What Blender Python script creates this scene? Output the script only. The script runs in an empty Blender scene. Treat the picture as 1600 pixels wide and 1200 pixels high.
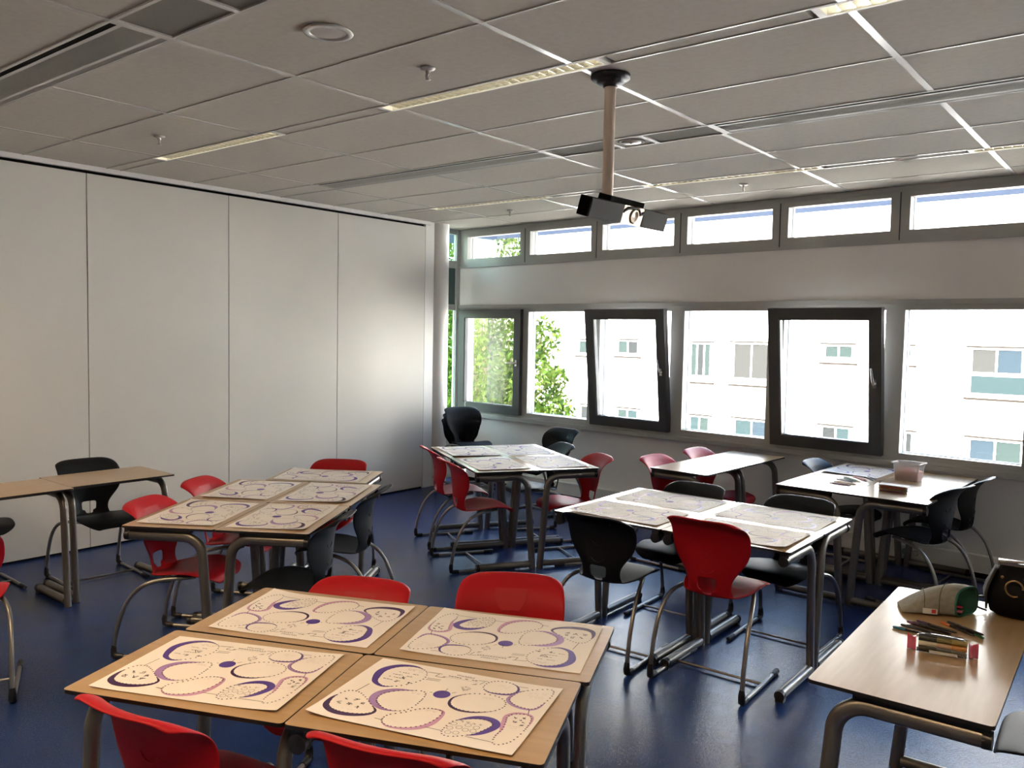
import bpy, bmesh, math, random
from mathutils import Vector, Matrix
R = math.radians
rnd = random.Random(7)
scn = bpy.context.scene
COL = scn.collection

# ------------------------------------------------------------------ camera
cam_d = bpy.data.cameras.new('camera')
cam_d.sensor_fit = 'HORIZONTAL'; cam_d.sensor_width = 36.0
cam_d.lens = 1305.649 / 1600 * 36.0
cam_d.clip_start = 0.05; cam_d.clip_end = 300
cam = bpy.data.objects.new('camera', cam_d); COL.objects.link(cam)
YAW, PITCH, ROLL, EYE = -0.6765169, -0.0606978, 0.0194512, 1.7920945
cy, sy, cp, sp = math.cos(YAW), math.sin(YAW), math.cos(PITCH), math.sin(PITCH)
F = Vector((sy*cp, cy*cp, sp)); R0 = Vector((cy, -sy, 0)); U0 = R0.cross(F)
RV = R0*math.cos(ROLL) + U0*math.sin(ROLL); UV = -R0*math.sin(ROLL) + U0*math.cos(ROLL)
M = Matrix((RV, UV, -F)).transposed().to_4x4(); M.translation = (0, 0, EYE)
cam.matrix_world = M
scn.camera = cam

# ------------------------------------------------------------------ world, sun, exposure
scn.view_settings.view_transform = 'Standard'
scn.view_settings.look = 'None'
scn.view_settings.gamma = 1.0
scn.view_settings.use_curve_mapping = False
scn.view_settings.exposure = 1.92
wd = bpy.data.worlds.new('sky'); scn.world = wd; wd.use_nodes = True
nt = wd.node_tree; nt.nodes.clear()
sky = nt.nodes.new('ShaderNodeTexSky'); sky.sky_type = 'NISHITA'; sky.sun_disc = False
sky.sun_elevation = R(48); sky.sun_rotation = R(200); sky.air_density = 1.2; sky.dust_density = 3.0
bg = nt.nodes.new('ShaderNodeBackground'); bg.inputs['Strength'].default_value = 0.8
out = nt.nodes.new('ShaderNodeOutputWorld')
nt.links.new(sky.outputs[0], bg.inputs[0]); nt.links.new(bg.outputs[0], out.inputs[0])
sd = bpy.data.lights.new('sun', 'SUN'); sd.energy = 7.2; sd.angle = R(0.6); sd.color = (1.0, 0.985, 0.97)
sun = bpy.data.objects.new('sun', sd); COL.objects.link(sun)
sun.rotation_euler = Vector((0.30, 0.78, -0.72)).to_track_quat('-Z', 'Y').to_euler()

# window wall frame: p0 on the wall at floor level, W_ANG its turn about z
P0 = Vector((-2.983, 7.328, 0)); W_ANG = R(-4.3143)
MW = Matrix.Translation(P0) @ Matrix.Rotation(W_ANG, 4, 'Z')
for i, (u0, u1, z0, z1) in enumerate(((-4.0, 5.2, 0.85, 2.08), (-4.0, 5.2, 2.65, 2.97))):
    ld = bpy.data.lights.new('window_portal', 'AREA'); ld.shape = 'RECTANGLE'
    ld.size = u1-u0; ld.size_y = z1-z0; ld.cycles.is_portal = True
    lo = bpy.data.objects.new('window_portal', ld); COL.objects.link(lo)
    lo.matrix_world = MW @ Matrix.Translation(((u0+u1)/2, 0.2, (z0+z1)/2)) @ Matrix.Rotation(R(-90), 4, 'X')

# ------------------------------------------------------------------ materials
def mat(name, col, rough=0.5, metal=0.0, spec=0.5, coat=0.0, emit=None, estr=0.0, alpha=1.0, trans=0.0):
    m = bpy.data.materials.new(name); m.use_nodes = True
    b = m.node_tree.nodes['Principled BSDF']
    b.inputs['Base Color'].default_value = (*col, 1); b.inputs['Roughness'].default_value = rough
    b.inputs['Metallic'].default_value = metal; b.inputs['Specular IOR Level'].default_value = spec
    b.inputs['Coat Weight'].default_value = coat; b.inputs['Alpha'].default_value = alpha
    b.inputs['Transmission Weight'].default_value = trans
    if emit:
        b.inputs['Emission Color'].default_value = (*emit, 1); b.inputs['Emission Strength'].default_value = estr
    return m
def noise_mix(m, c1, c2, scale=(1, 1, 1), ns=8.0, detail=4.0, bump=0.0, bscale=None, bdist=0.002, rough=None):
    nt = m.node_tree; b = nt.nodes['Principled BSDF']
    tc = nt.nodes.new('ShaderNodeTexCoord'); mp = nt.nodes.new('ShaderNodeMapping')
    mp.inputs['Scale'].default_value = scale
    nz = nt.nodes.new('ShaderNodeTexNoise'); nz.inputs['Scale'].default_value = ns; nz.inputs['Detail'].default_value = detail
    rp = nt.nodes.new('ShaderNodeValToRGB'); rp.color_ramp.elements[0].color = (*c1, 1); rp.color_ramp.elements[1].color = (*c2, 1)
    rp.color_ramp.elements[0].position = 0.3; rp.color_ramp.elements[1].position = 0.7
    nt.links.new(tc.outputs['Object'], mp.inputs[0]); nt.links.new(mp.outputs[0], nz.inputs['Vector'])
    nt.links.new(nz.outputs['Fac'], rp.inputs[0]); nt.links.new(rp.outputs[0], b.inputs['Base Color'])
    if bump:
        n2 = nt.nodes.new('ShaderNodeTexNoise'); n2.inputs['Scale'].default_value = bscale; n2.inputs['Detail'].default_value = 2
        bp = nt.nodes.new('ShaderNodeBump'); bp.inputs['Strength'].default_value = bump; bp.inputs['Distance'].default_value = bdist
        nt.links.new(tc.outputs['Object'], n2.inputs['Vector']); nt.links.new(n2.outputs['Fac'], bp.inputs['Height'])
        nt.links.new(bp.outputs[0], b.inputs['Normal'])
    return m
def glass_mat(name, tint=(1, 1, 1), refl=0.06):
    m = bpy.data.materials.new(name); m.use_nodes = True; nt = m.node_tree; nt.nodes.clear()
    t = nt.nodes.new('ShaderNodeBsdfTransparent'); t.inputs[0].default_value = (*tint, 1)
    g = nt.nodes.new('ShaderNodeBsdfGlossy'); g.inputs['Roughness'].default_value = 0.02
    fr = nt.nodes.new('ShaderNodeFresnel'); fr.inputs[0].default_value = 1.35
    mx = nt.nodes.new('ShaderNodeMixShader'); o = nt.nodes.new('ShaderNodeOutputMaterial')
    nt.links.new(fr.outputs[0], mx.inputs[0]); nt.links.new(t.outputs[0], mx.inputs[1]); nt.links.new(g.outputs[0], mx.inputs[2])
    nt.links.new(mx.outputs[0], o.inputs[0]); return m

M_wall = noise_mix(mat('white paint', (.72, .70, .66), .6), (.79, .77, .74), (.82, .80, .77), ns=2.0)
M_back = mat('beige back wall', (.34, .30, .25), .7)
M_part = noise_mix(mat('partition panel', (.76, .73, .67), .5, spec=.22), (.66, .63, .575), (.69, .66, .605), ns=1.5, bump=.15, bscale=160, bdist=.001)
M_dark = mat('dark gap', (.010, .009, .008), .8, spec=.05)
M_seam = mat('panel seam', (.25, .24, .22), .5)
M_tile = noise_mix(mat('ceiling tile', (.52, .50, .46), .9, spec=.2), (.455, .425, .365), (.495, .465, .40), ns=30)
M_bar = mat('ceiling bar', (.56, .54, .49), .22, spec=.9)
M_floor = noise_mix(mat('blue linoleum', (.03, .05, .13),   .27, spec=.42), (.009, .027, .118), (.015, .040, .155), ns=2.6, detail=8, bump=.75, bscale=150, bdist=.0018)
M_frame = mat('grey aluminium frame', (.40, .40, .38), .45)
M_sash = mat('anthracite sash', (.055, .056, .058), .45)
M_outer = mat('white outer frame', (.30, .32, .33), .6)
M_glass = glass_mat('window glass', (.97, .98, .97))
M_gglass = glass_mat('green edge glass', (.70, .84, .78))
M_span = mat('spandrel glass', (.05, .10, .09), .12)
M_chrome = mat('chrome', (.75, .75, .76), .18, 1.0)
M_lam = noise_mix(mat('maple laminate', (.62, .44, .25), .32, spec=.5, coat=.55), (.42, .275, .13), (.48, .32, .16), scale=(1, 9, 1), ns=5, detail=6)
M_lam.node_tree.nodes['Principled BSDF'].inputs['Coat Roughness'].default_value = .2
M_core = mat('black core', (.012, .011, .010), .4)
M_steel = mat('grey lacquered steel', (.20, .19, .175), .36, .75)
M_tube = mat('chair tube', (.30, .29, .275), .3, .85)
M_blk = mat('black plastic', (.014, .015, .018), .38)
M_blkp = mat('black shell', (.009, .011, .014), .5, spec=.16)
M_red = mat('red shell', (.40, .006, .012), .48, spec=.2)
M_redd = mat('red recess', (.40, .007, .013), .5, spec=.25)
M_paper = mat('paper', (.81, .765, .72), .65, spec=.1)
M_ink = mat('ink', (.035, .025, .04), .5)
M_viol = mat('violet print', (.085, .040, .30), .5)
M_lil = mat('lilac print', (.36, .22, .50), .5)
M_plum = mat('plum print', (.050, .014, .085), .5)
M_pink = mat('pink print', (.55, .30, .48), .5)
M_faint = mat('faint print', (.40, .36, .36), .5)
M_alu = mat('louvre aluminium', (.80, .78, .70), .2, .9)
M_lumbody = mat('luminaire body', (.78, .76, .70), .4)
M_lamp = mat('fluorescent tube', (.9, .9, .85), .4, emit=(1, .93, .76), estr=3.2)  # weak glow stands in for daylight reflected in the louvres
M_lampw = mat('added warm tube', (.9, .9, .85), .4, emit=(1, .74, .48), estr=26.0)
M_perf = mat('perforated grey panel', (.26, .25, .21), .75, spec=.08)
def perf(m):
    nt = m.node_tree; b = nt.nodes['Principled BSDF']
    tc = nt.nodes.new('ShaderNodeTexCoord'); vo = nt.nodes.new('ShaderNodeTexVoronoi'); vo.inputs['Scale'].default_value = 160; vo.inputs['Randomness'].default_value = 0
    rp = nt.nodes.new('ShaderNodeValToRGB'); rp.color_ramp.elements[0].position = .28; rp.color_ramp.elements[1].position = .36
    rp.color_ramp.elements[0].color = (.05, .048, .04, 1); rp.color_ramp.elements[1].color = (.30, .29, .25, 1)
    nt.links.new(tc.outputs['Object'], vo.inputs['Vector']); nt.links.new(vo.outputs['Distance'], rp.inputs[0]); nt.links.new(rp.outputs[0], b.inputs['Base Color'])
perf(M_perf)
M_slotg = mat('grey slot', (.22, .20, .18), .7)
M_speaker = mat('speaker mesh', (.50, .47, .43), .7)
M_brass = mat('brass', (.45, .30, .14), .3, 1.0)
M_sprk = mat('sprinkler metal', (.45, .41, .38), .35, .7)
M_pole = mat('beige pole', (.62, .50, .42), .38, .55)
M_proj = mat('brown projector case', (.034, .029, .025), .6, spec=.12)
M_projlens = mat('projector glass', (.22, .17, .13), .2, .6)

# ------------------------------------------------------------------ mesh builder
class MB:
    def __init__(s): s.v = []; s.f = []; s.m = []; s.s = []
    def add(s, vs, fs, mi=0, smooth=False):
        o = len(s.v); s.v += [tuple(p) for p in vs]
        for f in fs: s.f.append([i+o for i in f]); s.m.append(mi); s.s.append(smooth)
    def box(s, a, b, mi=0, mx=None):
        x0, y0, z0 = a; x1, y1, z1 = b
        vs = [Vector(p) for p in ((x0, y0, z0), (x1, y0, z0), (x1, y1, z0), (x0, y1, z0), (x0, y0, z1), (x1, y0, z1), (x1, y1, z1), (x0, y1, z1))]
        if mx is not None: vs = [mx @ p for p in vs]
        s.add(vs, [(3, 2, 1, 0), (4, 5, 6, 7), (0, 1, 5, 4), (1, 2, 6, 5), (2, 3, 7, 6), (3, 0, 4, 7)], mi)
    def tube(s, pts, r, n=10, mi=0, cap=True, ell=None):
        pts = [Vector(p) for p in pts]; rs = r if isinstance(r, (list, tuple)) else [r]*len(pts)
        up = Vector((0, 0, 1)); rings = []; t0 = (pts[1]-pts[0]).normalized()
        if abs(t0.dot(up)) > .95: up = Vector((1, 0, 0))
        nn = t0.cross(up).normalized()
        for i, p in enumerate(pts):
            t = ((pts[min(i+1, len(pts)-1)]-pts[max(i-1, 0)])).normalized()
            nn = (nn - t*nn.dot(t)).normalized(); b = t.cross(nn)
            e1, e2 = ell if ell else (1, 1)
            rings.append([p + nn*math.cos(2*math.pi*k/n)*rs[i]*e1 + b*math.sin(2*math.pi*k/n)*rs[i]*e2 for k in range(n)])
        vs = [q for g in rings for q in g]; fs = []
        for i in range(len(pts)-1):
            for k in range(n):
                fs.append((i*n+k, i*n+(k+1) % n, (i+1)*n+(k+1) % n, (i+1)*n+k))
        s.add(vs, fs, mi, True)
        if cap:
            s.add(rings[0], [tuple(range(n))[::-1]], mi); s.add(rings[-1], [tuple(range(n))], mi)
    def lathe(s, prof, n=24, mi=0, mx=None, smooth=True):
        vs = []; fs = []
        for (r, z) in prof:
            for k in range(n):
                p = Vector((r*math.cos(2*math.pi*k/n), r*math.sin(2*math.pi*k/n), z)); vs.append(mx @ p if mx is not None else p)
        for i in range(len(prof)-1):
            for k in range(n): fs.append((i*n+k, i*n+(k+1) % n, (i+1)*n+(k+1) % n, (i+1)*n+k))
        s.add(vs, fs, mi, smooth)
        for e, rev in ((0, True), (len(prof)-1, False)):
            if prof[e][0] > 1e-5:
                ring = tuple(range(e*n, e*n+n)); s.add(vs[e*n:e*n+n], [tuple(range(n))[::-1] if rev else tuple(range(n))], mi)
    def prism(s, outl, z0, z1, mi_top=0, mi_side=0):
        n = len(outl)
        s.add([(x, y, z1) for x, y in outl], [tuple(range(n))], mi_top)
        s.add([(x, y, z0) for x, y in outl], [tuple(range(n))[::-1]], mi_side)
        s.add([(x, y, z0) for x, y in outl]+[(x, y, z1) for x, y in outl], [(k, (k+1) % n, n+(k+1) % n, n+k) for k in range(n)], mi_side)
    def grid(s, rows, mi=0, smooth=True, skip=None):
        nr, nc = len(rows), len(rows[0])
        s.add([p for r in rows for p in r], [(i*nc+j, i*nc+j+1, (i+1)*nc+j+1, (i+1)*nc+j) for i in range(nr-1) for j in range(nc-1) if not (skip and skip(i, j))], mi, smooth)
    def mesh(s, name, mats):
        me = bpy.data.meshes.new(name); me.from_pydata(s.v, [], s.f)
        for m in (mats if isinstance(mats, (list, tuple)) else [mats]): me.materials.append(m)
        me.polygons.foreach_set('material_index', s.m); me.polygons.foreach_set('use_smooth', s.s); me.update()
        return me
    def build(s, name, mats, parent=None, mw=None):
        o = bpy.data.objects.new(name, s.mesh(name, mats)); COL.objects.link(o)
        if parent: o.parent = parent
        if mw is not None: o.matrix_world = mw
        return o
def tag(o, label=None, cat=None, group=None, kind=None):
    if label: o['label'] = label
    if cat: o['category'] = cat
    if group: o['group'] = group
    if kind: o['kind'] = kind
    return o
def thing(name, label, cat, loc=(0, 0, 0), rz=0, group=None):
    o = bpy.data.objects.new(name, None); COL.objects.link(o); o.location = loc; o.rotation_euler = (0, 0, rz)
    return tag(o, label, cat, group)
def kids(o): return [c for c in bpy.data.objects if c.parent == o]
def copy_tree(o, parent=None, swap=None):
    c = o.copy(); COL.objects.link(c); c.parent = parent
    if swap and c.data and c.data in swap: c.data = swap[c.data]
    for ch in kids(o): copy_tree(ch, c, swap)
    return c
def struct(o): o['kind'] = 'structure'; return o
def baked(o, name):
    dg = bpy.context.evaluated_depsgraph_get(); me = bpy.data.meshes.new_from_object(o.evaluated_get(dg))
    me.name = name; o.modifiers.clear(); o.data = me
def crom(pts, n=6, closed=True):
    r = []; k = len(pts)
    for i in range(k if closed else k-1):
        p = [Vector(pts[(i+d) % k]) if closed else Vector(pts[min(max(i+d, 0), k-1)]) for d in (-1, 0, 1, 2)]
        for j in range(n):
            t = j/n
            r.append(.5*((2*p[1])+(p[2]-p[0])*t+(2*p[0]-5*p[1]+4*p[2]-p[3])*t*t+(3*p[1]-p[0]-3*p[2]+p[3])*t**3))
    if not closed: r.append(Vector(pts[-1]))
    return r

# ------------------------------------------------------------------ room shell
XL, XR, YB, CH = -6.74, 2.4, -2.2, 3.03
b = MB(); b.box((-7.4, YB-.2, -.15), (XR+.2, 8.1, 0)); struct(b.build('floor', M_floor))
b = MB(); b.box((-7.6, YB-.4, 3.30), (XR+.4, 8.0, 3.5)); struct(b.build('light_block_slab', M_wall))  # unseen slab added above the tiles to block outside light
b = MB(); b.box((XL-.2, YB-.2, 0), (XR+.2, YB, 3.3)); struct(b.build('wall_back', M_back))
b = MB(); b.box((XR, YB, 0), (XR+.2, 7.2, 3.3)); struct(b.build('wall_right', M_wall))
# folding partition: five-odd panels with dark seams, dark head and floor gap, white header
b = MB(); yj = [YB, -1.94, -.695, .552, 1.80, 3.046, 4.292, 5.536, 6.785]
for i in range(len(yj)-1):
    b.box((XL-.12, yj[i]+.004, .018), (XL, yj[i+1]-.004, 2.972), 0)
    b.box((XL-.10, yj[i+1]-.004, .018), (XL-.004, yj[i+1]+.004, 2.972), 2)
b.box((XL-.13, YB, 0), (XL-.02, 6.785, .018), 1)
b.box((XL-.13, YB, 2.972), (XL-.03, 6.785, 2.998), 1)
b.box((XL-.13, YB, 2.998), (XL+.012, 6.86, CH+.02), 3)
b.box((XL-.13, YB, CH+.02), (XL-.02, 7.0, 3.3), 3)
struct(b.build('wall_left', [M_part, M_dark, M_seam, M_wall]))
b = MB(); b.box((XL-.13, 6.789, 0), (XL-.002, 6.93, CH+.02), 0); b.box((XL-.13, 6.785, 0), (XL-.03, 6.789, 2.99), 1)
struct(b.build('wall_left_end', [M_wall, M_dark]))
b = MB(); b.lathe([(.145, 0), (.145, CH+.05)], 40, mx=Matrix.Translation((-6.835, 7.065, 0))); struct(b.build('column', M_wall))

# ceiling: tiles and bars, open where fixtures sit
XB = [-5.92+1.218*k for k in range(7)]
LUM_X = [(-6.02, -4.55), (-3.605, -2.085), (-1.19, .33)]
ROW = 2.9
lum_rows = [(.30, .41), (3.20, 3.31), (6.10, 6.21)]
beam_rows = [(1.67, 1.945), (4.575, 4.835)]
YL = [-1.6, -.95, -.3, .30, .41, 1.04, 1.67, 1.945, 2.585, 3.20, 3.31, 3.95, 4.575, 4.835, 5.465, 6.10, 6.21, 6.86]
b = MB()
def fixture_cell(x, y):
    for (y0, y1) in lum_rows:
        if y0 < y < y1:
            for (x0, x1) in LUM_X:
                if x0 < x < x1: return True
    for (y0, y1) in beam_rows:
        if y0 < y < y1 and -5.9 < x < (-2.705 if y < 3 else .2): return True
    return False
ys = [YB]+YL+[7.75]
for i in range(len(ys)-1):
    xs = sorted(set([XL-.01, XR]+[x for x in XB]+[x for p in LUM_X for x in p]+[-5.9, -2.705, .2])) if any(abs(ys[i]-r[0]) < 1e-6 for r in lum_rows+beam_rows) else sorted([XL-.01, XR]+XB)
    for j in range(len(xs)-1):
        xm, ym = (xs[j]+xs[j+1])/2, (ys[i]+ys[i+1])/2
        if xs[j+1]-xs[j] < .002 or fixture_cell(xm, ym): continue
        b.box((xs[j], ys[i], CH+.004), (xs[j+1], ys[i+1], CH+.02), 0)
b.box((-7.2, 6.9, CH+.006), (XL, 7.75, CH+.02), 0)
for x in XB:
    seg = [YB]+[q for r in beam_rows for q in r]+[7.3]
    for k in range(0, len(seg), 2): 
        pts = [seg[k]]+[q for r in lum_rows for q in r if seg[k] < q < seg[k+1]]+[seg[k+1]]
        for a in range(0, len(pts), 2): b.box((x-.016, pts[a], CH+.0005), (x+.016, pts[a+1], CH+.006), 1)
for y in YL: b.box((XL+.012, y-.005, CH), (XR, y+.005, CH+.006), 1)
struct(b.build('ceiling', [M_tile, M_bar]))

# ------------------------------------------------------------------ window wall (local: x = along, y = outward)
def wb(name, boxes, mats, kind='structure', parent=None):
    m = MB()
    for bx in boxes: m.box((bx[0], bx[2], bx[4]), (bx[1], bx[3], bx[5]), bx[6] if len(bx) > 6 else 0)
    o = m.build(name, mats, parent, None if parent else MW)
    if kind and not parent: o['kind'] = kind
    return o
UL, UR = -4.01, 5.42
wb('wall_window', [(UL, UR, .02, .25, 0, .835), (UL, UR, .005, .25, 2.10, 2.60), (UL, UR, .02, .30, 3.02, 3.30), (5.19, UR, .0, .25, .80, 2.13), (5.19, UR, 0, .25, 2.57, 3.03)], M_wall)
wb('trim_1', [(UL, UR, -.035, .02, .775, .815), (UL, UR, -.012, .02, .815, .845)], M_frame)
wb('trim_2', [(UL, UR, -.012, .01, 2.085, 2.125)], M_frame)
wb('trim_3', [(UL, UR, -.012, .01, 2.575, 2.60), (UL, UR, -.004, .02, 2.985, 3.03)], M_frame)
wb('baseboard_window', [(UL, UR, -.035, .02, .035, .165), (UL, UR, -.02, .02, 0, .035, 1)], [M_wall, M_dark])
PIT = 1.02; G0 = -3.88
def ring(u0, u1, z0, z1, wl, wr, wb_, wt, n0, n1, mi=0):
    return [(u0, u0+wl, n0, n1, z0, z1, mi), (u1-wr, u1, n0, n1, z0, z1, mi), (u0+wl, u1-wr, n0, n1, z0, z0+wb_, mi), (u0+wl, u1-wr, n0, n1, z1-wt, z1, mi)]
wn = 0
for k in range(9):
    u0 = G0+PIT*k-.075; u1 = u0+PIT
    if k == 0: u0 = UL+.005
    gl = G0+PIT*k; gr = gl+.87
    kind = 'sash' if k in (0, 2, 4, 7) else 'fixed'
    wn += 1
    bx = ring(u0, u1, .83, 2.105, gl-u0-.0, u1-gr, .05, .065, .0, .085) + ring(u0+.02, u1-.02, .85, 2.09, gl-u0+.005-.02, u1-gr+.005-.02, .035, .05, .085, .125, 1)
    o = wb('window_%d' % wn, bx, [M_frame, M_outer])
    if kind == 'fixed':
        wb('glass_pane', [(gl-.005, gr+.005, .05, .056, .875, 2.045)], M_glass, parent=o)
    else:
        # dark inward-opening sash, tilted in at the top in two of the bays
        tilt = R(6.6) if k in (2, 4) else R(.0)
        s = bpy.data.objects.new('sash', None); COL.objects.link(s); s.parent = o
        sw0, sw1 = gl-.085, gr+.05+.02
        if k != 0: sw0, sw1 = gl-.07, gr+.03
        H = 1.215
        fr = MB()
        for q in ring(sw0, sw1, 0, H, .10, .10, .095, .095, -.05, .015): fr.box((q[0], q[2], q[4]), (q[1], q[3], q[5]))
        for q in ring(sw0+.085, sw1-.085, .08, H-.08, .022, .022, .022, .022, -.04, .008): fr.box((q[0], q[2], q[4]), (q[1], q[3], q[5]))
        COL.objects.unlink(s); bpy.data.objects.remove(s)
        so = fr.build('sash', M_sash, o); so.location = (0, 0, .85); so.rotation_euler = (tilt, 0, 0)
        g = MB(); g.box((sw0+.09, -.02, .085), (sw1-.09, -.014, H-.085)); g.build('glass_pane', M_glass, so)
        hd = MB(); hx = sw1-.05
        hd.lathe([(.0, .0), (.017, .0), (.017, .008), (.012, .012), (.009, .045), (0, .045)], 16, mx=Matrix.Translation((hx, -.05, .60)) @ Matrix.Rotation(R(90), 4, 'X'))
        dv = Vector((-1, 0, 0)) if k == 0 else Vector((-.12, 0, 1))
        p = Vector((hx, -.088, .60)); hd.tube([p, p+dv*.03+Vector((0, -.006, 0)), p+dv*.13+Vector((0, -.006, 0))], [.010, .011, .008], 10)
        hd.box((hx-.014, -.062, .565), (hx+.014, -.05, .635)); hd.build('handle', M_chrome, so)
for k in range(9):
    u0 = G0+PIT*k-.075; u1 = u0+PIT
    if k == 0: u0 = UL+.005
    gl = G0+PIT*k; gr = gl+.87; wn += 1
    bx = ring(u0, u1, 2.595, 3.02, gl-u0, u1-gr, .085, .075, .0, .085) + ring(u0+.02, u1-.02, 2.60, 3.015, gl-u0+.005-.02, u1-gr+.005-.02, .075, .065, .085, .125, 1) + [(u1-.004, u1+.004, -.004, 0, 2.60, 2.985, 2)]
    o = wb('window_%d' % wn, bx, [M_frame, M_outer, M_sash])
    wb('glass_pane', [(gl-.005, gr+.005, .05, .056, 2.675, 2.95)], M_glass, parent=o)
# glazed return at the corner behind the column
wn += 1
o = wb('window_%d' % wn, [(UL-.06, UL, -.05, .25, 0, 3.05), (UL-.06, UL-.01, -.62, -.05, 0, .86), (UL-.06, UL-.01, -.62, -.05, 2.98, 3.05), (UL-.05, UL-.015, -.62, -.05, 2.06, 2.13), (UL-.05, UL-.015, -.62, -.05, 2.57, 2.66), (UL-.06, UL-.01, -.66, -.62, 0, 3.05)], M_frame)
wb('glass_pane', [(UL-.04, UL-.034, -.62, -.05, .86, 2.06), (UL-.04, UL-.034, -.62, -.05, 2.66, 2.98)], M_gglass, parent=o)
wb('spandrel_panel', [(UL-.045, UL-.03, -.62, -.05, 2.13, 2.57)], M_span, parent=o)
# painted eave outside above the clerestory
M_eave = mat('blue eave', (.035, .06, .115), .8, spec=.05)
wb('roof_eave', [(-5.5, 6.5, .25, 1.25, 3.08, 3.25)], M_eave)

# ------------------------------------------------------------------ outside
M_ground = noise_mix(mat('paving', (.45, .43, .40), .8), (.40, .38, .35), (.50, .48, .45), ns=1.0)
b = MB(); b.box((-60, .3, -6.4), (60, 60, -6.2)); o = struct(b.build('ground', M_ground, None, MW))
M_fac = noise_mix(mat('cream render', (.86, .83, .72), .8), (.83, .83, .81), (.87, .87, .85), ns=.7)
M_facframe = mat('white window frame', (.85, .85, .82), .5)
M_facsill = mat('brown sill', (.022, .018, .014), .8, spec=.05)
M_fg = [mat('facade glass teal', (.017, .026, .024), .6, spec=.1), mat('facade curtain', (.03, .03, .028), .8, spec=.05), mat('facade curtain blue', (.018, .027, .034), .7, spec=.05), mat('facade grey glass', (.018, .020, .020), .6, spec=.05), mat('facade teal panel', (.018, .029, .030), .6, spec=.05)]
FN = 26.0
MWI = MW.inverted()
def fac(px, py):
    d = F + RV*((px-800)/1305.649) - UV*((py-600)/1305.649)
    o_ = MWI @ Vector((0, 0, EYE)); dl = MWI.to_3x3() @ d; t = (FN-o_.y)/dl.y; q = o_+dl*t
    return q.x, q.z
bl = thing('apartment_building', 'cream apartment building across the courtyard with rows of windows', 'building'); bl.matrix_world = MW
b = MB(); b.box((-26, FN, -6.2), (30, FN+8, 13)); b.build('wall', M_fac, bl)
fw = [(905, 945, 531, 553, 556, (0, 1)), (966, 999, 531, 553, 557, (0, 3)), (1080, 1113, 535, 588, 597, (0, 3, 0)), (1147, 1206, 535, 592, 601, (1, 1)), (1289, 1335, 538, 560, 567, (0, 0)), (1381, 1427, 540, 562, 570, (3, 0)),
      (1518, 1602, 543, 584, 622, (1, 2)), (908, 948, 632, 657, 661, (3, 1)), (965, 998, 637, 664, 668, (0, 4)), (1078, 1110, 648, 690, 694, (4, 0)), (1148, 1204, 653, 712, 716, (4, 2)), (1284, 1330, 664, 710, 714, (3, 4)), (1414, 1428, 674, 720, 724, (3,)), (1514, 1600, 683, 740, 745, (2, 0))]
for (x0, x1, y0, y1, ys_, pn) in fw:
    a0, zt = fac(x0, y0); a1, _ = fac(x1, y0); _, zb = fac(x0, y1); _, zs = fac(x0, ys_)
    m = MB(); t = .07
    for q in ring(a0, a1, zb, zt, t, t, t, t, FN-.06, FN-.005): m.box((q[0], q[2], q[4]), (q[1], q[3], q[5]), 0)
    n = len(pn)
    for i in range(1, n): 
        xm = a0+(a1-a0)*i/n; m.box((xm-t/2, FN-.06, zb+t), (xm+t/2, FN-.005, zt-t), 0)
    m.box((a0-.15, FN-.16, zs-.05), (a1+.15, FN-.001, zs+.02), 1); m.box((a0-.15, FN-.12, zt+.01), (a1+.1, FN-.001, zt+.06), 1)
    w_ = m.build('window', [M_facframe, M_facsill], bl)
    p = MB()
    for i, c in enumerate(pn):
        xa = a0+(a1-a0)*i/n; xb = a0+(a1-a0)*(i+1)/n
        p.box((xa+t/2, FN-.03, zb+t/2), (xb-t/2, FN-.012, zt-t/2), c)
    p.build('pane', M_fg, w_)
a0, z1_ = fac(1518, 587); a1, z0_ = fac(1602, 618)
b = MB(); b.box((a0, FN-.05, z0_), (a1, FN-.005, z1_)); b.build('balcony_cloth', M_fg[4], bl)
# tree
M_bark = noise_mix(mat('bark', (.12, .09, .06), .9), (.09, .07, .05), (.16, .12, .09), ns=12)
def leafmat(name, c):
    m = bpy.data.materials.new(name); m.use_nodes = True; nt = m.node_tree; nt.nodes.clear()
    d = nt.nodes.new('ShaderNodeBsdfDiffuse'); d.inputs[0].default_value = (*c, 1)
    t = nt.nodes.new('ShaderNodeBsdfTranslucent'); t.inputs[0].default_value = (c[0]*1.2, c[1]*1.15, c[2]*.6, 1)
    mx = nt.nodes.new('ShaderNodeMixShader'); mx.inputs[0].default_value = .45; o = nt.nodes.new('ShaderNodeOutputMaterial')
    nt.links.new(d.outputs[0], mx.inputs[1]); nt.links.new(t.outputs[0], mx.inputs[2]); nt.links.new(mx.outputs[0], o.inputs[0]); return m
M_leaf = [leafmat('leaf green', (.045, .085, .014)), leafmat('leaf light', (.085, .125, .026)), leafmat('leaf dark', (.018, .042, .010))]
def pix(px, py, n):
    d = F + RV*((px-800)/1305.649) - UV*((py-600)/1305.649)
    o_ = MWI @ Vector((0, 0, EYE)); dl = MWI.to_3x3() @ d; t = (n-o_.y)/dl.y
    return MW @ (o_+dl*t)
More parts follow.
